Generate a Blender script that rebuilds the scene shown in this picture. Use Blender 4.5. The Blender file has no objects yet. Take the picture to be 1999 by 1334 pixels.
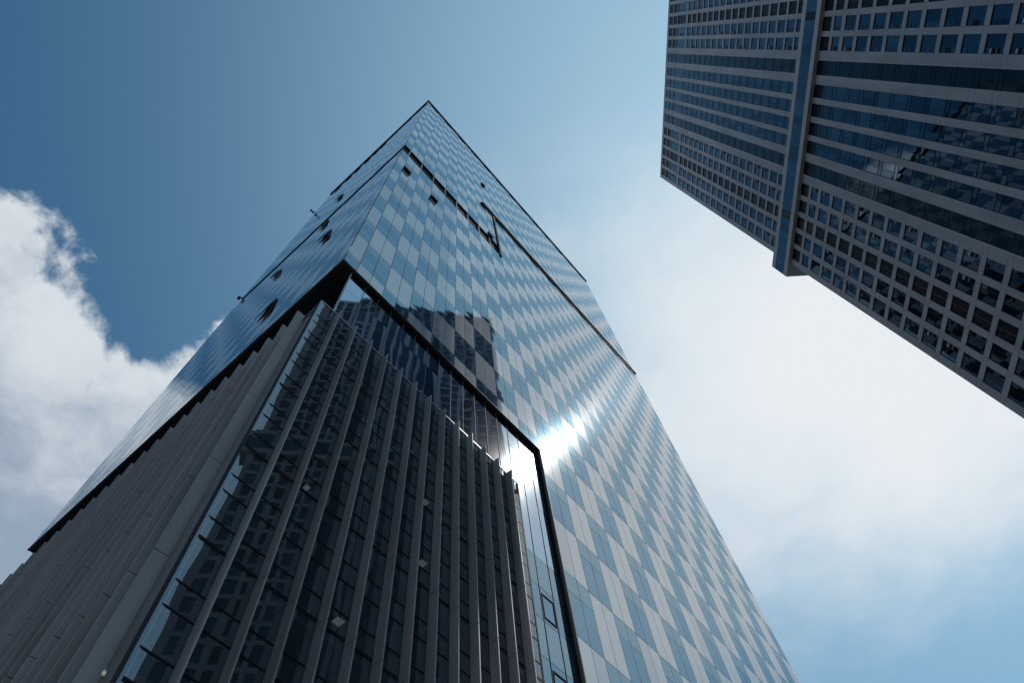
import bpy, math, random
from mathutils import Vector, Matrix
random.seed(7)
R = math.radians
sc = bpy.context.scene
S = 13.0                       # metres per survey unit (distance from the camera to the tower corner)
CAMH = 1.6
SUN_AZ, SUN_EL = 64.4, 56.4    # clockwise from +Y, above the horizon

# ------------------------------------------------------------------ camera
cd = bpy.data.cameras.new('camera'); cam = bpy.data.objects.new('camera', cd)
sc.collection.objects.link(cam); sc.camera = cam
cd.sensor_width = 36.0; cd.lens = 36.0 * 1356.864 / 1999.0
cd.clip_start = 0.1; cd.clip_end = 20000
RT = Vector((0.9848635776, 0.1588889444, -0.0692678631))
UP = Vector((0.1733312826, -0.9028026098, 0.3935780917))
FW = RT.cross(UP) * -1 * -1
FW = UP.cross(RT)
BK = -FW
m = Matrix((RT, UP, BK)).transposed().to_4x4()
cam.matrix_world = Matrix.Translation((0, 0, CAMH)) @ m

# ------------------------------------------------------------------ world
w = bpy.data.worlds.new('World'); sc.world = w; w.use_nodes = True
nt = w.node_tree; nt.nodes.clear()
def wn(t, **k):
    n = nt.nodes.new(t)
    for a, v in k.items(): setattr(n, a, v)
    return n
def wl(a, b): nt.links.new(a, b)
def wmath(op, a, b=None, c=None, clamp=False):
    n = wn('ShaderNodeMath', operation=op); n.use_clamp = clamp
    for i, x in enumerate((a, b, c)):
        if x is None: continue
        if isinstance(x, (int, float)): n.inputs[i].default_value = x
        else: wl(x, n.inputs[i])
    return n.outputs[0]
def wmap(x, a, b, c=0.0, d=1.0, smooth=True):
    n = wn('ShaderNodeMapRange', interpolation_type='SMOOTHSTEP' if smooth else 'LINEAR')
    wl(x, n.inputs[0])
    for i, v in enumerate((a, b, c, d)): n.inputs[i + 1].default_value = v
    return n.outputs[0]
sky = wn('ShaderNodeTexSky', sky_type='NISHITA'); sky.sun_disc = False
sky.sun_elevation = R(SUN_EL); sky.sun_rotation = R(SUN_AZ)
sky.air_density = 1.0; sky.dust_density = 0.6; sky.ozone_density = 2.0; sky.altitude = 0
tc = wn('ShaderNodeTexCoord'); sep = wn('ShaderNodeSeparateXYZ'); wl(tc.outputs['Generated'], sep.inputs[0])
zc = wmath('MAXIMUM', sep.outputs[2], 0.08)
px = wmath('DIVIDE', sep.outputs[0], zc); py = wmath('DIVIDE', sep.outputs[1], zc)
comb = wn('ShaderNodeCombineXYZ'); wl(px, comb.inputs[0]); wl(py, comb.inputs[1])
def noise(scale, detail, rough, off=(0, 0, 0), dist=0.0):
    mp = wn('ShaderNodeMapping'); mp.inputs['Location'].default_value = off
    wl(comb.outputs[0], mp.inputs[0])
    n = wn('ShaderNodeTexNoise'); n.inputs['Scale'].default_value = scale
    n.inputs['Detail'].default_value = detail; n.inputs['Roughness'].default_value = rough
    n.inputs['Distortion'].default_value = dist
    wl(mp.outputs[0], n.inputs['Vector']); return n.outputs['Fac']
n1 = noise(5.0, 14, 0.62, (3.1, 1.7, 0.4), 0.25)
n2 = noise(1.6, 6, 0.55, (0.3, 5.2, 2.0))
n3 = noise(7.0, 10, 0.6, (7.7, 2.2, 5.0), 0.3)
nn = wmath('SUBTRACT', n1, 0.5)
# bank of cumulus to the left: planar sky position left of x=-0.6 or beyond y=0.35
a1 = wmath('MINIMUM', wmath('SUBTRACT', -0.605, px), wmath('MULTIPLY', wmath('SUBTRACT', py, 0.07), 0.8))
a2 = wmath('MINIMUM', wmath('SUBTRACT', py, 0.335), wmath('SUBTRACT', -0.40, px))
a12 = wmath('MAXIMUM', a1, a2)
dd = wmath('ADD', a12, wmath('MULTIPLY', nn, 0.30))
cum = wmap(dd, -0.006, 0.036)
# thin bright veil round the sun and to the right
vx = wmath('SUBTRACT', px, 0.60); vy = wmath('SUBTRACT', py, 0.56)
vr = wmath('SQRT', wmath('ADD', wmath('MULTIPLY', vx, vx), wmath('MULTIPLY', wmath('MULTIPLY', vy, vy), 0.8)))
vr2 = wmath('ADD', vr, wmath('MULTIPLY', wmath('SUBTRACT', n2, 0.5), 0.5))
vr3 = wmath('ADD', vr2, wmath('MULTIPLY', wmath('SUBTRACT', n3, 0.5), 0.24))
veil = wmath('MULTIPLY', wmap(vr3, 0.74, 0.14), wmap(py, -0.02, 0.34))
# cloud brightness: lit rims, greyer hearts
shade = wmap(wmath('ADD', wmath('MULTIPLY', a12, 1.2), wmath('MULTIPLY', n3, 0.6)), 0.30, 0.68)
ccol = wn('ShaderNodeMix', data_type='RGBA'); wl(shade, ccol.inputs[0])
ccol.inputs[6].default_value = (7.0, 7.5, 8.0, 1); ccol.inputs[7].default_value = (3.0, 3.8, 4.9, 1)
gain = wn('ShaderNodeMix', data_type='RGBA', blend_type='MULTIPLY'); gain.inputs[0].default_value = 1
wl(sky.outputs[0], gain.inputs[6]); gain.inputs[7].default_value = (0.50, 0.97, 1.00, 1)
# hazy aureole that brightens the sky towards the sun
dot = wn('ShaderNodeVectorMath', operation='DOT_PRODUCT'); wl(tc.outputs['Generated'], dot.inputs[0])
dot.inputs[1].default_value = (math.sin(R(SUN_AZ)) * math.cos(R(SUN_EL)), math.cos(R(SUN_AZ)) * math.cos(R(SUN_EL)), math.sin(R(SUN_EL)))
aur = wmath('POWER', wmap(dot.outputs['Value'], 0.28, 1.0, smooth=False), 2.75)
m0 = wn('ShaderNodeMix', data_type='RGBA'); wl(aur, m0.inputs[0]); wl(gain.outputs[2], m0.inputs[6])
m0.inputs[7].default_value = (3.9, 6.0, 7.6, 1)
m1 = wn('ShaderNodeMix', data_type='RGBA'); wl(wmath('MULTIPLY', cum, 0.97), m1.inputs[0])
wl(m0.outputs[2], m1.inputs[6]); wl(ccol.outputs[2], m1.inputs[7])
m2 = wn('ShaderNodeMix', data_type='RGBA'); wl(wmath('MULTIPLY', veil, 0.95), m2.inputs[0])
wl(m1.outputs[2], m2.inputs[6]); m2.inputs[7].default_value = (8.3, 8.65, 8.95, 1)
# neutral haze in the unseen low sky, added to make the fill light less blue
hz = wn('ShaderNodeMix', data_type='RGBA'); wl(wmath('MULTIPLY', wmap(sep.outputs[2], 0.46, 0.12), 0.9), hz.inputs[0])
wl(m2.outputs[2], hz.inputs[6]); hz.inputs[7].default_value = (5.6, 5.5, 5.5, 1)
bg = wn('ShaderNodeBackground'); bg.inputs[1].default_value = 0.10
wl(hz.outputs[2], bg.inputs[0]); wo = wn('ShaderNodeOutputWorld'); wl(bg.outputs[0], wo.inputs[0])

# ------------------------------------------------------------------ sun
sl = bpy.data.lights.new('sun', 'SUN'); sun = bpy.data.objects.new('sun', sl); sc.collection.objects.link(sun)
sl.energy = 2.3; sl.angle = R(0.53); sl.color = (1.0, 0.955, 0.89)
sd = Vector((math.sin(R(SUN_AZ)) * math.cos(R(SUN_EL)), math.cos(R(SUN_AZ)) * math.cos(R(SUN_EL)), math.sin(R(SUN_EL))))
sun.rotation_euler = sd.to_track_quat('Z', 'Y').to_euler(); sun.location = sd * 400
vs = sc.view_settings
vs.view_transform = 'Standard'; vs.look = 'None'; vs.gamma = 1; vs.use_curve_mapping = False; vs.exposure = 0.0
sc.cycles.use_denoising = True
sc.cycles.caustics_reflective = False; sc.cycles.caustics_refractive = False
sc.cycles.max_bounces = 8; sc.cycles.glossy_bounces = 5; sc.cycles.transparent_max_bounces = 12
sc.cycles.sample_clamp_indirect = 4

# ------------------------------------------------------------------ materials
MATS = {}
def mat(name):
    mt = bpy.data.materials.new(name); mt.use_nodes = True; MATS[name] = mt
    t = mt.node_tree; t.nodes.clear()
    def N(ty, **k):
        n = t.nodes.new(ty)
        for a, v in k.items(): setattr(n, a, v)
        return n
    return mt, t, N
def principled(name, col, rough, metallic=0.0, bump=None, vary=None, ior=1.5, coat=0.0, coat_rough=0.03, emis=None):
    mt, t, N = mat(name)
    b = N('ShaderNodeBsdfPrincipled'); o = N('ShaderNodeOutputMaterial'); t.links.new(b.outputs[0], o.inputs[0])
    b.inputs['Base Color'].default_value = (*col, 1); b.inputs['Roughness'].default_value = rough
    b.inputs['Metallic'].default_value = metallic; b.inputs['IOR'].default_value = ior
    b.inputs['Coat Weight'].default_value = coat; b.inputs['Coat Roughness'].default_value = coat_rough
    tcn = N('ShaderNodeTexCoord')
    if emis:
        b.inputs['Emission Color'].default_value = (*emis[0], 1); b.inputs['Emission Strength'].default_value = emis[1]
    if vary:   # (scale xyz, amount): dirt and tone changes belonging to the surface
        mp = N('ShaderNodeMapping'); mp.inputs['Scale'].default_value = vary[0]
        n = N('ShaderNodeTexNoise'); n.inputs['Scale'].default_value = 1; n.inputs['Detail'].default_value = 5
        t.links.new(tcn.outputs['Object'], mp.inputs[0]); t.links.new(mp.outputs[0], n.inputs['Vector'])
        mr = N('ShaderNodeMapRange'); mr.inputs[1].default_value = 0.3; mr.inputs[2].default_value = 0.7
        mr.inputs[3].default_value = 1 - vary[1]; mr.inputs[4].default_value = 1 + vary[1]
        t.links.new(n.outputs['Fac'], mr.inputs[0])
        v = N('ShaderNodeVectorMath', operation='SCALE'); v.inputs[0].default_value = col
        t.links.new(mr.outputs[0], v.inputs[3]); t.links.new(v.outputs[0], b.inputs['Base Color'])
    if bump:   # (scale xyz, height in metres)
        mp = N('ShaderNodeMapping'); mp.inputs['Scale'].default_value = bump[0]
        n = N('ShaderNodeTexNoise'); n.inputs['Scale'].default_value = 1; n.inputs['Detail'].default_value = bump[2] if len(bump) > 2 else 1
        t.links.new(tcn.outputs['Object'], mp.inputs[0]); t.links.new(mp.outputs[0], n.inputs['Vector'])
        bp = N('ShaderNodeBump'); bp.inputs['Strength'].default_value = 1; bp.inputs['Distance'].default_value = bump[1]
        t.links.new(n.outputs['Fac'], bp.inputs['Height']); t.links.new(bp.outputs[0], b.inputs['Normal'])
        if coat: t.links.new(bp.outputs[0], b.inputs['Coat Normal'])
    return mt
def coated(name, col, bump, glow=0.05, glow_rough=0.16):
    # mirror coating with a faint wide scatter lobe
    mt, t, N = mat(name)
    o = N('ShaderNodeOutputMaterial'); mx = N('ShaderNodeMixShader'); mx.inputs[0].default_value = glow
    a = N('ShaderNodeBsdfPrincipled'); c = N('ShaderNodeBsdfGlossy')
    a.inputs['Base Color'].default_value = (*col, 1); a.inputs['Metallic'].default_value = 1; a.inputs['Roughness'].default_value = 0.02
    c.inputs[0].default_value = (0.9, 0.95, 1, 1); c.inputs['Roughness'].default_value = glow_rough
    tcn = N('ShaderNodeTexCoord'); mp = N('ShaderNodeMapping'); mp.inputs['Scale'].default_value = bump[0]
    n = N('ShaderNodeTexNoise'); n.inputs['Scale'].default_value = 1; n.inputs['Detail'].default_value = 0.5
    t.links.new(tcn.outputs['Object'], mp.inputs[0]); t.links.new(mp.outputs[0], n.inputs['Vector'])
    bp = N('ShaderNodeBump'); bp.inputs['Strength'].default_value = 1; bp.inputs['Distance'].default_value = bump[1]
    t.links.new(n.outputs['Fac'], bp.inputs['Height']); t.links.new(bp.outputs[0], a.inputs['Normal'])
    t.links.new(a.outputs[0], mx.inputs[1]); t.links.new(c.outputs[0], mx.inputs[2]); t.links.new(mx.outputs[0], o.inputs[0])
    return mt
def clear_glass(name, tint, ior, bump):
    mt, t, N = mat(name)
    o = N('ShaderNodeOutputMaterial'); mx = N('ShaderNodeMixShader'); fr = N('ShaderNodeFresnel'); fr.inputs[0].default_value = ior
    tr = N('ShaderNodeBsdfTransparent'); tr.inputs[0].default_value = (*tint, 1)
    gl = N('ShaderNodeBsdfGlossy'); gl.inputs[0].default_value = (0.80, 0.90, 1.0, 1); gl.inputs['Roughness'].default_value = 0.0
    tcn = N('ShaderNodeTexCoord'); mp = N('ShaderNodeMapping'); mp.inputs['Scale'].default_value = bump[0]
    n = N('ShaderNodeTexNoise'); n.inputs['Scale'].default_value = 1; n.inputs['Detail'].default_value = 1
    t.links.new(tcn.outputs['Object'], mp.inputs[0]); t.links.new(mp.outputs[0], n.inputs['Vector'])
    bp = N('ShaderNodeBump'); bp.inputs['Strength'].default_value = 1; bp.inputs['Distance'].default_value = bump[1]
    t.links.new(n.outputs['Fac'], bp.inputs['Height']); t.links.new(bp.outputs[0], gl.inputs['Normal'])
    ge = N('ShaderNodeNewGeometry'); iv = N('ShaderNodeMath', operation='SUBTRACT'); iv.inputs[0].default_value = 1
    t.links.new(ge.outputs['Backfacing'], iv.inputs[1]); ml = N('ShaderNodeMath', operation='MULTIPLY')
    t.links.new(fr.outputs[0], ml.inputs[0]); t.links.new(iv.outputs[0], ml.inputs[1]); t.links.new(ml.outputs[0], mx.inputs[0]); t.links.new(tr.outputs[0], mx.inputs[1]); t.links.new(gl.outputs[0], mx.inputs[2])
    df = N('ShaderNodeBsdfDiffuse'); df.inputs[0].default_value = (0.22, 0.27, 0.30, 1); dm = N('ShaderNodeMixShader'); dm.inputs[0].default_value = 0.10
    t.links.new(mx.outputs[0], dm.inputs[1]); t.links.new(df.outputs[0], dm.inputs[2]); t.links.new(dm.outputs[0], o.inputs[0]); return mt
WAVE = (0.9, 0.9, 0.55)
def fritted(name, col, tint, bump, ior=3.6, rough=0.03):
    # white ceramic print behind reflective glass
    mt, t, N = mat(name)
    o = N('ShaderNodeOutputMaterial'); mx = N('ShaderNodeMixShader'); fr = N('ShaderNodeFresnel'); fr.inputs[0].default_value = ior
    d = N('ShaderNodeBsdfDiffuse'); gl = N('ShaderNodeBsdfGlossy'); gl.inputs[0].default_value = (*tint, 1); gl.inputs['Roughness'].default_value = rough
    tcn = N('ShaderNodeTexCoord'); mp = N('ShaderNodeMapping'); mp.inputs['Scale'].default_value = bump[0]
    n = N('ShaderNodeTexNoise'); n.inputs['Scale'].default_value = 1; n.inputs['Detail'].default_value = 3
    t.links.new(tcn.outputs['Object'], mp.inputs[0]); t.links.new(mp.outputs[0], n.inputs['Vector'])
    bp = N('ShaderNodeBump'); bp.inputs['Strength'].default_value = 1; bp.inputs['Distance'].default_value = bump[1]
    t.links.new(n.outputs['Fac'], bp.inputs['Height']); t.links.new(bp.outputs[0], gl.inputs['Normal'])
    mr = N('ShaderNodeMapRange'); mr.inputs[3].default_value = 0.88; mr.inputs[4].default_value = 1.12; t.links.new(n.outputs['Fac'], mr.inputs[0])
    v = N('ShaderNodeVectorMath', operation='SCALE'); v.inputs[0].default_value = col
    t.links.new(mr.outputs[0], v.inputs[3]); t.links.new(v.outputs[0], d.inputs[0])
    t.links.new(fr.outputs[0], mx.inputs[0]); t.links.new(d.outputs[0], mx.inputs[1]); t.links.new(gl.outputs[0], mx.inputs[2])
    g2 = N('ShaderNodeBsdfGlossy'); g2.inputs[0].default_value = (*tint, 1); g2.inputs['Roughness'].default_value = 0.17
    m2 = N('ShaderNodeMixShader'); m2.inputs[0].default_value = 0.008      # weak wide lobe added to broaden the sun's glare
    t.links.new(mx.outputs[0], m2.inputs[1]); t.links.new(g2.outputs[0], m2.inputs[2]); t.links.new(m2.outputs[0], o.inputs[0])
fritted('white_glass', (0.43, 0.45, 0.48), (0.92, 0.97, 1.0), (WAVE, 0.0022))
fritted('white_glass_worn', (0.38, 0.40, 0.43), (0.86, 0.92, 0.96), (WAVE, 0.003), 3.4, 0.05)
fritted('blue_glass', (0.015, 0.03, 0.045), (0.54, 0.81, 1.0), (WAVE, 0.0028), 3.7, 0.02)
fritted('blue_glass_deep', (0.02, 0.035, 0.05), (0.49, 0.76, 1.0), (WAVE, 0.004), 3.6, 0.02)
fritted('pale_blue_glass', (0.03, 0.05, 0.07), (0.62, 0.86, 1.0), (WAVE, 0.0028), 3.8, 0.02)
fritted('side_blue_glass', (0.015, 0.03, 0.045), (0.76, 0.88, 0.98), (WAVE, 0.0018), 4.5, 0.02)  # right-face glass again; grazing sky reflection put into a paler tint
fritted('side_white_glass', (0.42, 0.43, 0.44), (0.90, 0.96, 1.0), (WAVE, 0.0016), 4.5, 0.02)  # white panes likewise, reflection raised to stand in for the grazing view
coated('mirror_glass', (0.24, 0.36, 0.47), ((0.6, 0.6, 0.25), 0.011), 0.02)
clear_glass('podium_glass', (0.60, 0.64, 0.66), 2.6, ((0.55, 0.55, 0.25), 0.011))
principled('black_trim', (0.02, 0.022, 0.026), 0.55)
principled('dark_trim', (0.17, 0.175, 0.18), 0.55, 0.0)
principled('soffit', (0.075, 0.08, 0.085), 0.6)
principled('reveal', (0.03, 0.03, 0.031), 0.6)
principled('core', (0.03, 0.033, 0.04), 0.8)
principled('fin_metal', (0.36, 0.345, 0.34), 0.55, 0.15, bump=((0.5, 0.5, 0.2), 0.01), vary=((1.8, 1.8, 0.10), 0.24))
principled('panel_metal', (0.20, 0.19, 0.19), 0.7, 0.0, vary=((0.6, 0.6, 0.2), 0.12))
principled('bright_trim', (0.45, 0.46, 0.48), 0.4, 0.5)
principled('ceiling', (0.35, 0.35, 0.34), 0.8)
principled('lamp_lens', (0.6, 0.6, 0.56), 0.5, emis=((1.0, 0.95, 0.85), 0.2))
principled('granite', (0.345, 0.37, 0.405), 0.65, 0.0, vary=((0.55, 0.55, 0.10), 0.17), bump=((6, 6, 6), 0.002, 4))
principled('granite_light', (0.42, 0.43, 0.445), 0.6, 0.0, vary=((0.9, 0.9, 0.5), 0.08))
principled('joint', (0.13, 0.13, 0.13), 0.9)
principled('tower_glass', (0.075, 0.112, 0.145), 0.01, 1.0, bump=((0.4, 0.4, 0.35), 0.008))
principled('tower_glass_dim', (0.05, 0.08, 0.105), 0.01, 1.0, bump=((0.4, 0.4, 0.35), 0.008))
principled('tower_glass_pale', (0.105, 0.145, 0.175), 0.02, 1.0, bump=((0.4, 0.4, 0.35), 0.008))
principled('black_glass', (0.008, 0.009, 0.011), 0.3, 0.0)
MATS['black_glass'].node_tree.nodes['Principled BSDF'].inputs['Specular IOR Level'].default_value = 0.12
principled('green_glass', (0.032, 0.048, 0.055), 0.06, 1.0, bump=((0.6, 0.6, 0.5), 0.01))
principled('window_frame', (0.03, 0.04, 0.05), 0.5, 0.3)
principled('curtain', (0.42, 0.47, 0.55), 0.8)
principled('ground', (0.08, 0.082, 0.086), 0.85, vary=((0.05, 0.05, 0.05), 0.2))

for nm in ('reveal', 'soffit', 'dark_trim', 'black_trim', 'core', 'joint'):
    MATS[nm].node_tree.nodes['Principled BSDF'].inputs['Specular IOR Level'].default_value = 0.06
# ------------------------------------------------------------------ mesh helpers
class MB:
    def __init__(s): s.v = []; s.f = []; s.m = []; s.names = []
    def mi(s, n):
        if n not in s.names: s.names.append(n)
        return s.names.index(n)
    def hexa(s, p, mt):     # p: 8 corners, index = x + 2y + 4z
        b = len(s.v); s.v += [tuple(q) for q in p]; k = s.mi(mt)
        for f in ((0, 2, 3, 1), (4, 5, 7, 6), (0, 1, 5, 4), (2, 6, 7, 3), (0, 4, 6, 2), (1, 3, 7, 5)):
            s.f.append(tuple(b + i for i in f)); s.m.append(k)
    def box(s, x0, x1, y0, y1, z0, z1, mt):
        s.hexa([(x, y, z) for z in (z0, z1) for y in (y0, y1) for x in (x0, x1)], mt)
    def prism(s, pts, z0, z1, mt):     # pts counter-clockwise in plan
        b = len(s.v); n = len(pts); k = s.mi(mt)
        s.v += [(x, y, z0) for x, y in pts] + [(x, y, z1) for x, y in pts]
        for i in range(n):
            j = (i + 1) % n; s.f.append((b + i, b + j, b + n + j, b + n + i)); s.m.append(k)
        s.f.append(tuple(b + i for i in reversed(range(n)))); s.m.append(k)
        s.f.append(tuple(b + n + i for i in range(n))); s.m.append(k)
    def build(s, name, parent=None):
        me = bpy.data.meshes.new(name); me.from_pydata(s.v, [], s.f)
        for n in s.names: me.materials.append(MATS[n])
        me.polygons.foreach_set('material_index', s.m); me.update()
        o = bpy.data.objects.new(name, me); sc.collection.objects.link(o)
        if parent: o.parent = parent
        return o
def root(name, loc, rz, label, cat, group=None):
    o = bpy.data.objects.new(name, None); sc.collection.objects.link(o); o.location = loc; o.rotation_euler = (0, 0, rz)
    o['label'] = label; o['category'] = cat
    if group: o['group'] = group
    return o
# picture area of a face, to choose which repeats show largest
def project(M, p):
    q = M @ Vector(p) - Vector((0, 0, CAMH)); d = q.dot(FW)
    if d < 0.1: return None
    return (999.5 + 1356.9 * q.dot(RT) / d, 667 - 1356.9 * q.dot(UP) / d)
def area(M, pts):
    P = [project(M, p) for p in pts]
    if None in P: return 0
    cx = sum(p[0] for p in P) / 4; cy = sum(p[1] for p in P) / 4
    if not (0 < cx < 1999 and 0 < cy < 1334): return 0
    return abs(sum(P[i][0] * P[(i + 1) % 4][1] - P[(i + 1) % 4][0] * P[i][1] for i in range(4))) / 2

# ------------------------------------------------------------------ ground
g = MB(); g.box(-3000, 3000, -3000, 3000, -1, 0, 'ground'); go = g.build('ground'); go['kind'] = 'structure'

# ================================================================== glass office tower
TX, TY = -0.6517281 * S, 0.7584527 * S
tower = root('office_tower', (TX, TY, 0), R(90 - 31.743), 'tall blue and white checkered glass office tower with a finned grey podium', 'office tower')
MT = Matrix.Translation((TX, TY, 0)) @ Matrix.Rotation(R(90 - 31.743), 4, 'Z')
Z = lambda z: CAMH + z * S
LR, LL, TOP, Z0 = 4.10, 2.24, 11.86, 2.93     # right face, left face, roof, underside (survey units)
MOD = 0.078; U0 = 0.0755; FL = 0.3252; ZB = 3.06
DK = 0.07                                       # pane thickness, metres
RS = 0.020                                      # setback of the recessed glass on the right
# --- body
b = MB()
def ubox(mb, u0, u1, v0, v1, z0, z1, mt): mb.box(u0 * S, u1 * S, v0 * S, v1 * S, Z(z0), Z(z1), mt)
e = 0.12 / S
ubox(b, e, LR - e, e, LL - e, 8.02, TOP - 0.05, 'core')
ubox(b, e, LR - e, e, LL - e, 6.64, 7.98, 'core')
ubox(b, 0.05, 1.318, 0.05, LL - 0.05, 6.31, 6.64, 'core')
ubox(b, 1.318, LR - e, e, LL - e, 6.31, 6.64, 'core')
ubox(b, e, LR - e, e, LL - e, Z0 + 0.012, 6.31, 'core')
ubox(b, 0.08, 1.318, 0.05, LL - 0.05, 2.30, Z0, 'core')
ubox(b, 1.10, 1.318, 0.05, LL, -0.12, 2.30, 'core')
ubox(b, 1.318, LR - e, e, LL - e, -0.12, Z0 + 0.01, 'core')
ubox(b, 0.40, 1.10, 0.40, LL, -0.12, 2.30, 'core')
b.build('body', tower)

# --- checkered curtain wall: panes on face R (y=0, facing -Y) and face L (x=0, facing -X)
def pane(mb, face, a0, a1, z0, z1, mt, setb=0.0, tilt=0.0, gv=0.016, gh=0.02, th=DK):
    A0, A1, B0, B1 = a0 * S + gv, a1 * S - gv, Z(z0) + gh, Z(z1) - gh
    if A1 - A0 < 0.02 or B1 - B0 < 0.02: return
    ta, tb = random.gauss(0, tilt), random.gauss(0, tilt); ca, cb = (A0 + A1) / 2, (B0 + B1) / 2
    if face == 'L' and mt in ('blue_glass', 'pale_blue_glass'): mt = 'side_blue_glass'; tilt *= .4
    elif face == 'L' and mt == 'white_glass': mt = 'side_white_glass'
    elif mt == 'white_glass' and random.random() < .22: mt = 'white_glass_worn'
    elif mt == 'blue_glass' and random.random() < .25: mt = 'blue_glass_deep'
    d = setb * S + 0.012; P = []
    for zz in (B0, B1):
        for back in ((0, 1) if face == 'R' else (0,)):
            for a in (A0, A1):
                off = d + ta * (a - ca) + tb * (zz - cb)
                if face == 'R': P.append((a, d + th if back else off, zz))
        if face == 'L':
            for a in (A0, A1):
                off = d + ta * (a - ca) + tb * (zz - cb)
                P.append((off, a, zz)); P.append((d + th, a, zz))
    mb.hexa(P, mt)
def slot_clip(face, a0, a1, z0, z1):
    # parts of the wall taken by the reveals
    rects = [(0.0, 1.318, 6.31, 6.635)] if face == 'R' else [(0.0, LL, 6.31, 6.635)]
    for r in rects:
        if a0 < r[1] - 0.002 and a1 > r[0] + 0.002 and z0 < r[3] - 0.01 and z1 > r[2] + 0.01: return True
    return False
cells = []
def add_cell(face, k, j, a0, a1, z0, z1):
    if a1 - a0 < 0.01 or z1 - z0 < 0.02 or slot_clip(face, a0, a1, z0, z1): return
    white = (k + j) % 2 == 1
    if face == 'R' : pts = [(a0 * S, 0, Z(z0)), (a1 * S, 0, Z(z0)), (a1 * S, 0, Z(z1)), (a0 * S, 0, Z(z1))]
    else: pts = [(0, a0 * S, Z(z0)), (0, a1 * S, Z(z0)), (0, a1 * S, Z(z1)), (0, a0 * S, Z(z1))]
    cells.append((area(MT, pts), face, white, j, a0, a1, z0, z1))
for j in range(-10, 28):
    z0, z1 = ZB + FL * j, ZB + FL * (j + 1)
    for k in range(-1, 27):
        a0, a1 = max(0.0, U0 + 2 * MOD * k), min(LR, U0 + 2 * MOD * (k + 1))
        if a1 <= a0: continue
        for face, ln in (('R', LR), ('L', LL)):
            b0, b1 = a0, min(a1, ln)
            if b1 - b0 < 0.01: continue
            lo = Z0 if (face == 'L' or b0 < 1.31) else -0.12
            y0, y1 = max(z0, lo), min(z1, TOP - 0.04)
            if face == 'R' and y1 <= Z0 + 0.01 and b0 < 1.3225 < b1: b0 = 1.3225
            add_cell(face, k, j, b0, b1, y0, y1)
cells.sort(key=lambda c: -c[0])
def cell_mesh(mb, c):
    _, face, white, j, a0, a1, z0, z1 = c
    n = max(1, round((a1 - a0) / MOD)); h = z1 - z0
    for i in range(n):
        p0, p1 = a0 + (a1 - a0) * i / n, a0 + (a1 - a0) * (i + 1) / n
        if white:
            pane(mb, face, p0, p1, z0, z1, 'white_glass', tilt=0.0006)
        else:
            full = abs(h - FL) < 0.02
            zt = z0 + 0.67 * h
            if full and j >= 0:
                for q0, q1, mt in ((0, .20, 'blue_glass'), (.20, .34, 'pale_blue_glass'), (.34, .70, 'blue_glass'), (.70, 1, 'pale_blue_glass')):
                    pane(mb, face, p0, p1, z0 + q0 * h, z0 + q1 * h, mt, tilt=0.0022, gh=0.02 if q0 == 0 or q1 == 1 else 0.009)
            else:
                pane(mb, face, p0, p1, z0, zt, 'blue_glass', tilt=0.0018, gh=0.014)
                pane(mb, face, p0, p1, zt, z1, 'pale_blue_glass', tilt=0.0018, gh=0.014)
cnt = {True: 0, False: 0}; rest = {True: MB(), False: MB()}
for c in cells:
    if c[0] > 0 and cnt[c[2]] < 100:
        mb = MB(); cell_mesh(mb, c)
        if mb.v: mb.build('white_panel' if c[2] else 'window', tower); cnt[c[2]] += 1
    else: cell_mesh(rest[c[2]], c)
for wt in (True, False):
    o = rest[wt].build('white_panels' if wt else 'windows', tower); o['kind'] = 'stuff'

# --- recessed floor band, its light mullions, and the dark reveals
m_ = MB()
ubox(m_, 0.0, 1.318, 0.020, 0.05, 6.31, 6.635, 'reveal')
ubox(m_, 0.020, 0.05, 0.05, LL, 6.31, 6.635, 'reveal')
ubox(m_, 0.004, 1.318, 0.004, 0.0195, 6.622, 6.637, 'black_trim')
ubox(m_, 0.004, 0.0195, 0.0195, LL - .004, 6.622, 6.637, 'black_trim')
ubox(m_, 0.004, 1.318, 0.004, 0.0195, 6.306, 6.312, 'dark_trim')
ubox(m_, 0.004, 0.0195, 0.0195, LL - .004, 6.306, 6.312, 'dark_trim')
m_.build('recessed_band', tower)
for k in range(8):
    q = MB(); u = U0 + 2 * MOD * k; ubox(q, u - 0.004, u + 0.004, 0.002, 0.0195, 6.312, 6.622, 'bright_trim'); q.build('mullion', tower)
q = MB()
ubox(q, 1.298, 1.318, -0.012, 0.006, 6.31, 7.93, 'dark_trim')
ubox(q, 1.286, 1.298, -0.003, 0.006, 6.64, 7.93, 'black_trim')
q.build('vertical_reveal', tower)
q = MB()
ubox(q, 1.10, LR, -0.020, 0.004, 7.985, 8.01, 'dark_trim'); ubox(q, 1.10, LR, -0.004, 0.004, 7.93, 7.985, 'black_trim')
q.build('horizontal_reveal', tower)
# --- roof edge
q = MB()
ubox(q, -0.014, LR + 0.008, -0.014, 0.01, TOP - 0.035, TOP + 0.03, 'black_trim')
ubox(q, -0.014, 0.01, 0.01, LL + 0.01, TOP - 0.035, TOP + 0.03, 'black_trim')
ubox(q, 0.01, LR, 0.01, LL, TOP - 0.04, TOP - 0.02, 'core')
q.build('roof_edge', tower)
# --- other sides of the shaft, plain glass walls
q = MB()
for j in range(-9, 27):
    z0, z1 = ZB + FL * j, min(ZB + FL * (j + 1), TOP - 0.05)
    ubox(q, LR - 0.009, LR - 0.001, 0.01, LL - 0.01, z0 + .003, z1 - .003, 'blue_glass' if j % 2 else 'pale_blue_glass')
    if z0 > Z0: ubox(q, 0.01, LR - 0.01, LL - 0.009, LL - 0.001, z0 + .003, z1 - .003, 'blue_glass' if j % 2 else 'pale_blue_glass')
q.build('rear_glazing', tower)
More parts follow.
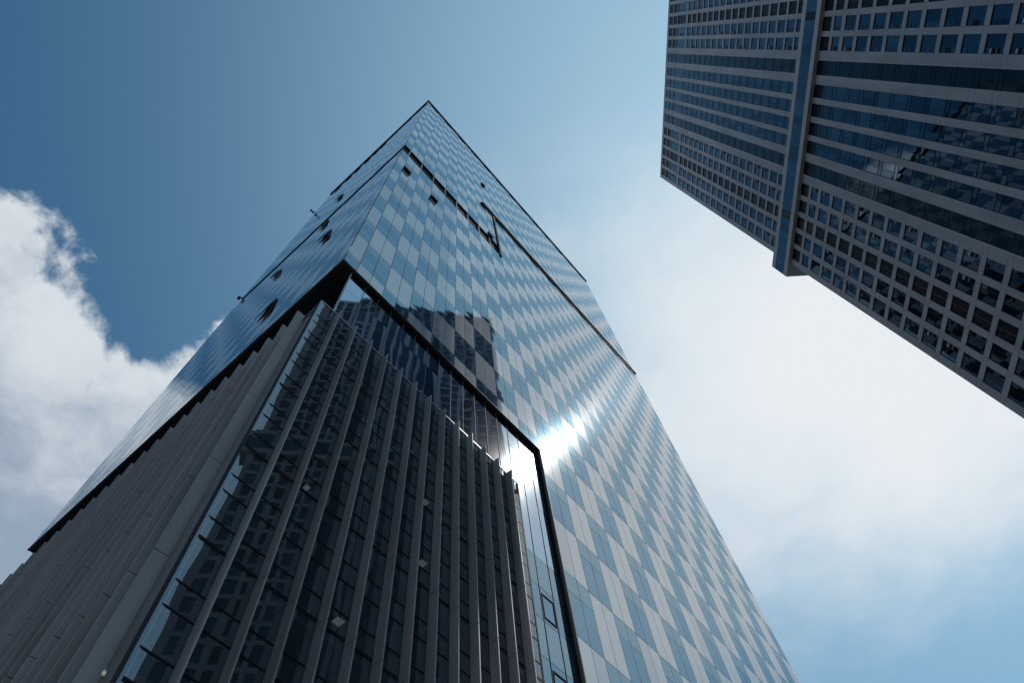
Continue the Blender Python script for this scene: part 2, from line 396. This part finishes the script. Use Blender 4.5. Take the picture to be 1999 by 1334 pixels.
# --- corner profile
q = MB()
for z0, z1 in ((Z0 + .01, 6.31), (6.635, TOP - .04)):
    ubox(q, 0.0008, 0.005, 0.0008, 0.005, z0, z1, 'dark_trim')
q.build('corner_trim', tower)
# --- underside
q = MB()
ubox(q, -0.001, 1.318, -0.001, 0.012, Z0 - 0.0012, Z0 + 0.003, 'dark_trim')
ubox(q, -0.001, 0.012, 0.012, LL, Z0 - 0.0012, Z0 + 0.003, 'dark_trim')
ubox(q, 0.012, 1.318, 0.012, LL, Z0 + 0.003, Z0 + 0.012, 'black_trim')
for i in range(29):
    v0, v1 = 0.012 + MOD * i, min(0.012 + MOD * (i + 1), LL)
    if v1 - v0 < .01: continue
    ubox(q, 0.0125, 0.069, v0 + .0012, v1 - .0012, Z0, Z0 + 0.003, 'soffit')
for i in range(17): ubox(q, 0.0705 + MOD * i, min(0.0705 + MOD * (i + 1) - .002, 1.316), 0.0125, 0.0205, Z0, Z0 + 0.003, 'soffit')
q.build('soffit', tower)
q = MB()
ubox(q, 1.3165, 1.3225, -0.001, 0.012, -0.12, Z0 - 0.0012, 'dark_trim')
ubox(q, 1.3165, 1.3225, 0.012, 0.05, -0.12, Z0 - 0.0012, 'black_trim')
q.build('vertical_frame', tower)

# --- recessed glass on the right face (above and beside the podium)
rows = [2.30 + 0.0, 2.41, 2.73, Z0 - 0.004]
ms = [0.07] + [U0 + MOD * k for k in range(1, 16)] + [1.3165]
for z0, z1 in ((2.05, 2.41), (2.41, 2.735), (2.735, Z0 - 0.004)):
    for i in range(len(ms) - 1):
        if z1 < 2.42 and ms[i] < 1.07: continue
        q = MB(); pane(q, 'R', ms[i], ms[i + 1], z0, z1, 'mirror_glass', setb=RS, tilt=0.003, gv=0.013, gh=0.014); q.build('recessed_pane', tower)
q = MB()
for u in ms[1:-1]:
    if u < 1.07 and False: continue
    ubox(q, u - 0.0011, u + 0.0011, RS - 0.001, RS + 0.004, 2.41 if u < 1.08 else -.1, Z0 - 0.005, 'dark_trim')
ubox(q, 0.066, 0.0705, RS - 0.002, RS + 0.01, 2.30, Z0 - 0.005, 'bright_trim')
q.build('mullions', tower)
zs = [-0.12 + i * 0.1626 for i in range(14)]
zz = 2.05; n = 0
while zz > -0.1:
    zlo = max(zz - FL / 2, -0.12); mt = 'blue_glass' if n % 2 else 'pale_blue_glass'
    for i, (u0, u1) in enumerate(((1.0895, 1.167), (1.167, 1.245), (1.245, 1.3165))):
        q = MB(); pane(q, 'R', u0, u1, zlo, zz, mt, setb=RS, tilt=0.002, gv=0.012, gh=0.014)
        if i == 1 and n % 2:
            for (c0, c1, d0, d1) in ((u0 + .006, u0 + .0085, zlo + .02, zz - .03), (u1 - .0085, u1 - .006, zlo + .02, zz - .03),
                                     (u0 + .006, u1 - .006, zlo + .02, zlo + .0235), (u0 + .006, u1 - .006, zz - .0335, zz - .03)):
                ubox(q, c0, c1, RS - 0.0022, RS + 0.002, d0, d1, 'black_trim')
        q.build('side_window', tower)
    zz -= FL / 2; n += 1
# --- recessed glass on the left, under the overhang
q = MB()
for i in range(28):
    pane(q, 'L', 0.03 + i * MOD, 0.03 + (i + 1) * MOD, 2.36, Z0 - 0.004, 'mirror_glass', setb=0.068, tilt=0.001)
q.build('recessed_side_glazing', tower)

# ------------------------------------------------------------------ podium
PT = 2.39; PG = 2.41; PE = U0 + 13 * MOD; PV = 2.75
# floors, ceilings and back wall seen through the glass
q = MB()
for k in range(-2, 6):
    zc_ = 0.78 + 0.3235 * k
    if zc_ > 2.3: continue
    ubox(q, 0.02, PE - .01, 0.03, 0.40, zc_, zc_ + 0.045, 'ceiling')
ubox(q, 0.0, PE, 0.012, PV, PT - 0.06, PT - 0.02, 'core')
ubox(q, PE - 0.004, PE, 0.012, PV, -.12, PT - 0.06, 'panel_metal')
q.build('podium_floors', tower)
offs = [0, .060, .149, .208]
zl = sorted([0.7798 + 0.3235 * k + o for k in range(-3, 6) for o in offs])
zl = [-0.12] + [z for z in zl if -0.1 < z < PG - 0.02] + [PG]
us = [0.006, U0] + [U0 + MOD * k for k in range(1, 14)]
# one glass part per module and storey
for i in range(len(us) - 1):
    for k in range(-3, 6):
        lo, hi = 0.7798 + 0.3235 * k, min(0.7798 + 0.3235 * (k + 1), PG)
        q = MB(); zz_ = [lo] + [z for z in zl if lo + 0.001 < z < hi - 0.001] + [hi]
        for z0, z1 in zip(zz_[:-1], zz_[1:]):
            pane(q, 'R', us[i], us[i + 1], max(z0, -.12), z1, 'podium_glass', tilt=0.0014, gv=0.02, gh=0.012, th=0.03)
        if q.v: q.build('podium_window', tower)
q = MB()
for u in us[1:]:
    ubox(q, u - 0.0028, u + 0.0028, -0.0007, 0.010, -0.12, PG - 0.003, 'black_trim')
for z in zl[1:-1]:
    thick = 0.009 if any(abs(z - (0.7798 + 0.3235 * k + .0)) < 0.002 for k in range(-3, 6)) else 0.0036
    ubox(q, 0.006, PE, -0.0003, 0.0102, z - thick / 2, z + thick / 2, 'black_trim')
ubox(q, 0.004, PE, -0.001, 0.004, PG - 0.003, PG + 0.002, 'bright_trim')
q.build('podium_mullions', tower)
# left wall of the podium
q = MB()
ubox(q, 0.0008, 0.010, 0.0, 0.0078, -0.12, PG, 'podium_glass')
ubox(q, 0.0, 0.011, 0.0078, 0.0255, -0.12, PG - 0.004, 'black_trim')
zj = sorted([1.425 + 0.3235 * k for k in range(-4, 4)])
zj = [-0.12] + [z for z in zj if -.1 < z < PT - .05] + [PT]
for z0, z1 in zip(zj[:-1], zj[1:]):
    ubox(q, 0.0005, 0.012, 0.0257, 0.079, z0 + 0.0007, z1 - 0.0007, 'panel_metal')
ubox(q, 0.004, 0.012, 0.0257, PV, -0.12, PT - 0.01, 'core')
ubox(q, 0.002, 0.0045, 0.079, PV, -0.12, PT - 0.012, 'panel_metal')
q.build('podium_side_wall', tower)
# fins: tapering plates with a joint at each storey
FD = 0.031
def fin(face, a, top, nm='fin', wbase=0.0034, wtip=0.0048):
    mb = MB(); js = [-0.12] + [z - (0.33 if face == 'R' else 0.318) + 0.3235 - 0.0 for z in zj[1:-1]]
    js = [-0.12] + [z for z in (([1.408 + 0.32 * k for k in range(-4, 4)]) if face == 'R' else ([1.428 + 0.3235 * k for k in range(-4, 4)])) if -.1 < z < top - .04] + [top]
    for z0, z1 in zip(js[:-1], js[1:]):
        z0 += 0.0011; z1 -= 0.0011
        if face == 'R':
            pts = [(a - wbase, 0.0), (a - wbase * .8, -FD), (a + wbase * .2, -FD), (a + wbase, 0.0)]
        else:
            pts = [(0.001, a + wbase), (-FD, a + .0018), (-FD, a - .0008), (0.001, a - wbase)]
        P = [(x * S, y * S) for x, y in pts]
        ar = sum(P[i][0] * P[(i + 1) % 4][1] - P[(i + 1) % 4][0] * P[i][1] for i in range(4))
        if ar < 0: P.reverse()
        mb.prism(P, Z(z0), Z(z1), 'fin_metal')
    return mb.build(nm, tower)
for k in range(13): fin('R', U0 + MOD * k, PT)
for k in range(34): fin('L', 0.0835 + MOD * k, PT)

# ------------------------------------------------------------------ open windows
def open_window(face, a, z, wd, ht, out=0.5, setb=0.0):
    mb = MB(); A, ZZ = a * S, Z(z); hw, hh = wd * S / 2, ht * S / 2
    def bx(a0, a1, d0, d1, z0, z1, mt):
        if face == 'R': mb.box(a0, a1, d0, d1, z0, z1, mt)
        else: mb.box(d0, d1, a0, a1, z0, z1, mt)
    bx(A - hw, A + hw, -0.012, 0.0, ZZ - hh, ZZ + hh, 'black_trim')
    o = mb.build('open_window', tower)
    # top-hung sash swung outwards: own pivoting pane and frame
    mb2 = MB(); n = 0.05
    P = []
    for t0 in (0.0, 1.0):
        d = -0.03 - (1 - t0) * out; zq = ZZ + hh - (1 - t0) * (2 * hh) * math.cos(0.35)
        if face == 'R':
            P += [(A - hw, d - n, zq), (A + hw, d - n, zq), (A - hw, d, zq), (A + hw, d, zq)]
        else:
            P += [(d - n, A - hw, zq), (d, A - hw, zq), (d - n, A + hw, zq), (d, A + hw, zq)]
    mb2.hexa(P, 'black_trim'); s = mb2.build('sash', tower); s.parent = o
for a, z in ((0.115, 5.71), (0.425, 5.72), (1.2066, 9.50), (1.19, 6.74)):
    open_window('R', a, z, MOD * 0.95, 0.13, 0.22)
for a, z, ht in ((0.747, 3.64, 0.24), (0.5965, 4.84, .2), (0.932, 6.08, .2), (1.326, 5.49, .12), (1.196, 8.13, .22),
                 (0.98, 11.55, .34), (1.14, 11.55, .34), (1.33, 11.55, .36), (1.55, 11.55, .34), (1.75, 11.55, .34), (2.0, 11.55, .36)):
    open_window('L', a, z, MOD * (1.7 if z > 11 else 1.05), ht, 0.13 if z > 11 else 0.2)

# ------------------------------------------------------------------ lamps
def tl(u, v, z): return MT @ Vector((u * S, v * S, Z(z)))
def ceiling_light(u, v, z, size, label, rnd=False):
    p = tl(u, v, z); o = root('ceiling_light', p, R(90 - 31.743), label, 'ceiling light', 'ceiling lights inside the podium')
    mb = MB(); mb2 = MB(); h = size / 3.6
    if rnd:
        pts = [(h * math.cos(i * math.tau / 16), h * math.sin(i * math.tau / 16)) for i in range(16)]
        mb.prism([(x * 1.15, y * 1.15) for x, y in pts], -0.03, -0.005, 'bright_trim'); mb2.prism(pts, -0.045, -0.032, 'lamp_lens')
    else:
        mb.box(-h - .03, h + .03, -h - .03, h + .03, -0.04, -0.005, 'bright_trim'); mb2.box(-h, h, -h, h, -0.05, -0.042, 'lamp_lens')
    mb.build('housing', o); mb2.build('lens', o)
ceiling_light(0.524, 0.24, 1.427, 0.62, 'square white ceiling light behind the lowest lit podium window')
ceiling_light(0.728, 0.16, 2.074, 0.55, 'square white ceiling light, topmost of the square ones behind the fins')
ceiling_light(0.728, 0.156, 1.751, 0.60, 'upper of two close ceiling lights half hidden by a fin')
ceiling_light(0.744, 0.215, 1.751, 0.45, 'lower of two close ceiling lights half hidden by a fin')
ceiling_light(0.595, 0.12, 2.32, 0.16, 'small single round spot near the top of the podium glass', True)
ceiling_light(0.962, 0.121, 2.32, 0.16, 'left one of a pair of round spots near the bright corner', True)
ceiling_light(0.985, 0.119, 2.32, 0.16, 'right one of a pair of round spots near the bright corner', True)
ceiling_light(0.29, 0.201, 1.751, 0.40, 'dim ceiling light behind the second podium bay')
ceiling_light(0.512, 0.137, 2.074, 0.30, 'small pale ceiling light beside a fin above the dark middle bays')
p = MT @ Vector((-0.06, 0.045 * S, Z(0.81)))
o = root('wall_lamp', p, R(90 - 31.743), 'small round white lamp on the grey band beside the podium corner', 'wall lamp')
mb = MB(); mb.prism([(0.035 * math.cos(i * math.tau / 14) - .05, 0.035 * math.sin(i * math.tau / 14)) for i in range(14)], -0.06, 0.0, 'lamp_lens'); mb.build('lens', o)
mb = MB(); mb.prism([(0.045 * math.cos(i * math.tau / 14) - .05, 0.045 * math.sin(i * math.tau / 14)) for i in range(14)], 0.0, 0.04, 'bright_trim'); mb.build('housing', o)
def arm_lamp(v, z, label, n):
    p = MT @ Vector((0, v * S, Z(z))); o = root('arm_lamp', p, R(90 - 31.743), label, 'lamp', 'small lamps on arms at the far edge')
    for i in range(n):
        mb = MB(); mb.prism([(0.19 * math.cos(t * math.tau / 10) - .3 - i * .5, 0.19 * math.sin(t * math.tau / 10) + .4) for t in range(10)], -0.25, 0.25, 'black_trim'); mb.build('lamp_head', o)
    mb = MB(); mb.hexa([(x + (0 if y else -.3 - .5 * (n - 1)), (0 if y else .4) + (.04 if x else 0) - .1 * 0, zq) for zq in (-.04, .04) for y in (0, 1) for x in (0, .08)], 'dark_trim'); mb.build('arm', o)
arm_lamp(LL - 0.03, 6.62, 'dark round lamp on an arm beside the left end of the middle recess', 1)
arm_lamp(LL - 0.03, 10.4, 'pair of dark round lamps at the far edge below the roof', 2)

# ================================================================== granite tower on the right
BX, BY = 3.7267292 * S, 3.2579119 * S
blk = root('granite_tower', (BX, BY, 0), R(90 - 172.84), 'grey granite high-rise with rows of dark blue windows and a projecting belt', 'high-rise')
MBK = Matrix.Translation((BX, BY, 0)) @ Matrix.Rotation(R(90 - 172.84), 4, 'Z')
BW, BH, BD = 3.61, 14.765, 2.3
WW = 0.146
FLB = 0.2772
floors = []       # (window z0, z1)
for n in range(-26, 3): floors.append((7.0988 + FLB * n, 7.3153 + FLB * n, n))
floors += [(7.9433, 8.1116, 'n'), (8.1693, 8.2989, 'd')]
floors += [(8.905, 9.0402, 'n')]
for n in range(16): floors.append((9.0875 + 0.2775 * n, 9.3096 + 0.2775 * n, 100 + n))
floors += [(13.57, 14.10, 'w'), (14.135, 14.37, 't'), (14.41, 14.66, 't')]
sA = [0.074 + 0.2066 * k for k in range(5)]
sB = [2.549 + 0.2045 * k for k in range(5)]
rib = [1.481, 1.692, 1.903, 2.114]
RD = 0.011        # depth of the windows in the wall
q = MB()
def bbox(mb, s0, s1, y0, y1, z0, z1, mt): mb.box(s0 * S, s1 * S, y0 * S, y1 * S, Z(z0), Z(z1), mt)
bbox(q, 0.012, BW - 0.012, RD + 0.006, BD, -0.12, BH - 0.03, 'core')
q.build('body', blk)
# granite: full-height strips between the window rows and piers between the windows
strips = [(0.0, sA[0])] + [(sA[k] + WW, sA[k + 1]) for k in range(4)] + [(sA[4] + WW, 1.153)]
strips += [(1.308, rib[0] - WW / 2)] + [(rib[k] + WW / 2, rib[k + 1] - WW / 2) for k in range(3)] + [(rib[3] + WW / 2, 2.289)]
strips += [(2.447, sB[0])] + [(sB[k] + WW, sB[k + 1]) for k in range(4)] + [(sB[4] + WW, BW)]
zcuts = [-0.12]
for f in floors: zcuts += [f[0], f[1]]
zcuts.append(BH)
g_ = 0.0011
gw = MB(); jw = MB()
for (s0, s1) in strips:
    bbox(jw, s0 + 0.001, s1 - 0.001, 0.002, RD + 0.006, -0.12, BH - 0.02, 'joint')
    for z0, z1 in zip(zcuts[:-1], zcuts[1:]):
        if z1 - z0 < 0.01: continue
        if s1 - s0 > 0.15 and False: pass
        bbox(gw, s0, s1, 0.0 + random.uniform(0, .0002), RD, z0 + g_, z1 - g_, 'granite')
# piers
rows_ = [(s, s + WW) for s in sA + sB]
for (s0, s1) in rows_:
    for i in range(len(floors) - 1):
        z0, z1 = floors[i][1], floors[i + 1][0]
        if z1 - z0 < 0.004: continue
        if floors[i][2] == 'd': continue
        bbox(gw, s0 + g_, s1 - g_, 0.0003, RD, z0, z1, 'granite')
        bbox(jw, s0 - .001, s1 + .001, 0.0025, RD + .005, z0 + .001, z1 - .001, 'joint')
    bbox(gw, s0 + g_, s1 - g_, 0.0003, RD, 14.66, BH, 'granite'); bbox(gw, s0 + g_, s1 - g_, 0.0003, RD, -0.12, floors[0][0], 'granite')
for (s0, s1) in [(r - WW / 2, r + WW / 2) for r in rib] + [(1.153, 1.308), (2.289, 2.447)]:
    bbox(gw, s0 + g_, s1 - g_, 0.0003, RD, 14.66, BH, 'granite'); bbox(gw, s0 + g_, s1 - g_, 0.0003, RD, -0.12, floors[0][0], 'granite')
# the two sides and the back
for n in range(-26, 22):
    z0 = 7.0988 + FLB * n
    for (y0, y1) in [(0.10 + 0.2105 * k, 0.10 + 0.2105 * k + .141) for k in range(10)]:
        bbox(jw, 0.0118, BW - 0.0118, y0, y1, z0, z0 + .2165, 'black_glass')
bbox(gw, 0.0, 0.0115, RD, BD + .012, -0.12, BH, 'granite'); bbox(gw, BW - 0.0115, BW, RD, BD + .012, -0.12, BH, 'granite')
bbox(gw, 0.0115, BW - 0.0115, BD + .001, BD + .012, -0.12, BH, 'granite'); bbox(gw, 0.0115, BW - .0115, RD, BD, BH - 0.03, BH - .01, 'granite')
gw.build('stone_cladding', blk); jw.build('cladding_joints', blk)
# string courses beside the dark strips
q = MB()
bbox(q, 1.141, 1.153, -0.004, 0.0, -0.12, BH, 'granite_light'); bbox(q, 2.447, 2.459, -0.004, 0.0, -0.12, BH, 'granite_light')
q.build('string_course', blk)

# windows
def bframe(mb, s0, s1, z0, z1, w_, mt='window_frame', y0=RD - .0055, y1=RD + .001):
    bbox(mb, s0, s1, y0, y1, z0, z0 + w_, mt); bbox(mb, s0, s1, y0, y1, z1 - w_, z1, mt)
    bbox(mb, s0, s0 + w_, y0, y1, z0 + w_, z1 - w_, mt); bbox(mb, s1 - w_, s1, y0, y1, z0 + w_, z1 - w_, mt)
def glassq(mb, s0, s1, z0, z1, mt, tilt=0.003, y=RD - 0.002):
    if mt == 'tower_glass': mt = random.choice(['tower_glass'] * 5 + ['tower_glass_dim'] * 2 + ['tower_glass_pale'])
    P = []; ta, tb = random.gauss(0, tilt), random.gauss(0, tilt)
    cs, cz = (s0 + s1) / 2, (z0 + z1) / 2
    for z in (z0, z1):
        for k in (0, 1):
            for s in (s0, s1):
                P.append((s * S, (y + (0.003 if k else 0)) * S + (0 if k else ta * (s - cs) * S + tb * (z - cz) * S), Z(z)))
    mb.hexa(P, mt)
def punched(mb, s0, s1, z0, z1, kind, upper):
    fw_ = 0.0035
    bframe(mb, s0, s1, z0, z1, fw_)
    if kind == 'black':
        glassq(mb, s0 + fw_, s1 - fw_, z0 + fw_, z1 - fw_, 'black_glass')
        for t in (0.5,):
            sm = s0 + (s1 - s0) * t; bbox(mb, sm - .0015, sm + .0015, RD - .0045, RD - .002, z0 + fw_, z1 - fw_, 'dark_trim')
        zm = z0 + (z1 - z0) * .82; bbox(mb, s0 + fw_, s1 - fw_, RD - .0045, RD - .0021, zm - .001, zm + .001, 'dark_trim')
        return
    w3 = (s1 - s0) * 0.30
    sa, sb = (s0 + fw_, s0 + w3) if upper else (s1 - w3, s1 - fw_)
    bs0, bs1 = (s0 + w3, s1 - fw_) if upper else (s0 + fw_, s1 - w3)
    glassq(mb, bs0, bs1, z0 + fw_, z1 - fw_, 'tower_glass')
    sm = s0 + w3 if upper else s1 - w3
    bbox(mb, sm - .001, sm + .001, RD - .005, RD - .0021, z0 + fw_, z1 - fw_, 'window_frame')
    op = random.random()
    for i in range(3):
        za, zb = z0 + fw_ + (z1 - z0 - 2 * fw_) * i / 3, z0 + fw_ + (z1 - z0 - 2 * fw_) * (i + 1) / 3
        if i == 1 and op < 0.28:
            glassq(mb, sa, sb, za, zb, 'black_glass')
            if op < 0.14:
                bbox(mb, sa + .004, sb - .002, RD - .020, RD - .006, za - .004, za - .001, 'curtain')
                bbox(mb, sa + .004, sb - .002, RD - .0205, RD - .006, zb - .022, zb - .004, 'curtain')
        else: glassq(mb, sa, sb, za, zb, 'tower_glass', 0.006)
        if i: bbox(mb, sa, sb, RD - .0048, RD - .0021, za - .001, za + .001, 'window_frame')
wins = []
for ri, (s0, s1) in enumerate(rows_):
    kind = 'black' if ri in (2, 7) else 'blue'; upper = ri >= 5
    for (z0, z1, n) in floors:
        kd, a0, a1 = kind, s0, s1
        if n in ('t', 'd'): kd = 'black'
        if ri == 0 and isinstance(n, int) and n < 50 and n % 5 == 0 and n < 0: a0 = 0.004
        wins.append((area(MBK, [(s * S, 0, Z(z)) for s, z in ((a0, z0), (a1, z0), (a1, z1), (a0, z1))]), a0, a1, z0, z1, kd, upper))
wins.sort(key=lambda t: -t[0]); rest_ = MB()
for i, t in enumerate(wins):
    mb = MB() if i < 100 else rest_
    punched(mb, *t[1:])
    if t[1] < 0.01: bbox(mb, 0.066, 0.069, RD - .006, RD - .002, t[3] + .003, t[4] - .003, 'window_frame')
    if i < 100: mb.build('window', blk)
o = rest_.build('windows', blk); o['kind'] = 'stuff'
# ribbon glazing: one part per strip
def ribbon(s0, s1, mt, nm, split):
    mb = MB(); fw_ = 0.004
    lo, hi = -0.12, 14.66
    bbox(mb, s0, s0 + fw_, RD - .006, RD + .001, lo, hi, 'window_frame'); bbox(mb, s1 - fw_, s1, RD - .006, RD + .001, lo, hi, 'window_frame')
    prev = floors[0][0]
    for i, (z0, z1, n) in enumerate(floors):
        zn = floors[i + 1][0] if i + 1 < len(floors) else 14.66
        k = 'black_glass' if n == 'd' else mt
        sm = (s0 + s1) / 2
        if split == 2:
            glassq(mb, s0 + fw_, sm, z0, z1, k); glassq(mb, sm, s1 - fw_, z0, z1, k)
            bbox(mb, sm - .001, sm + .001, RD - .005, RD - .0021, z0 + .004, z1 - .004, 'window_frame')
        else:
            for j in range(3):
                glassq(mb, s0 + fw_ + (s1 - s0 - 2 * fw_) * j / 3, s0 + fw_ + (s1 - s0 - 2 * fw_) * (j + 1) / 3, z0, z1, k)
                if j: bbox(mb, s0 + (s1 - s0) * j / 3 - .0008, s0 + (s1 - s0) * j / 3 + .0008, RD - .005, RD - .0021, z0 + .012, z1 - .012, 'window_frame')
        if zn - z1 > 0.01 and n != 'd': glassq(mb, s0 + fw_, s1 - fw_, z1, zn, k)
        for z in (z0, z1): bbox(mb, s0 + fw_, s1 - fw_, RD - .0052, RD - .0021, z - .0018, z + .0018, 'window_frame')
    mb.build(nm, blk)
for r in rib: ribbon(r - WW / 2, r + WW / 2, 'tower_glass', 'ribbon_window', 2)
for s0, s1 in ((1.153, 1.308), (2.289, 2.447)): ribbon(s0, s1, 'green_glass', 'dark_glazing_strip', 3)
# belt
q = MB(); Pb = 0.0485; za, zb = 8.366, 8.82
s_ = -0.165; se = BW + 0.165
n = int((se - s_) / 0.18)
for i in range(n):
    a, c = s_ + (se - s_) * i / n, s_ + (se - s_) * (i + 1) / n
    bbox(q, a + (0 if i == 0 else .0008), c - .0008, -Pb, 0.0 if 0 < a else 0.0, za, 8.462, 'granite_light')
    bbox(q, a + (0 if i == 0 else .0008), c - .0008, -Pb, 0.0, 8.722, zb, 'granite_light')
bbox(q, s_ + .004, se - .004, -Pb + .003, 0.0, za + .003, zb - .003, 'joint')
for sa, sb in ((s_, 0.0), (BW, se)):
    bbox(q, sa, sb, 0.0, 0.235, za, zb, 'granite')
bbox(q, s_ , s_ + .008, -Pb, 0.0, 8.462, 8.722, 'granite_light'); bbox(q, se - .008, se, -Pb, 0, 8.462, 8.722, 'granite_light')
q.build('belt', blk)
q = MB(); n = 44
for i in range(n):
    a, c = s_ + .01 + (se - s_ - .02) * i / n, s_ + .01 + (se - s_ - .02) * (i + 1) / n
    glassq(q, a + .001, c - .001, 8.466, 8.718, 'black_glass' if i in (8, 34) else 'tower_glass', 0.001, y=-Pb + .001)
o = q.build('belt_glazing', blk)
q = MB(); bbox(q, -.003, BW + .003, -.003, .012, BH - .03, BH + .004, 'granite_light'); q.build('parapet', blk)
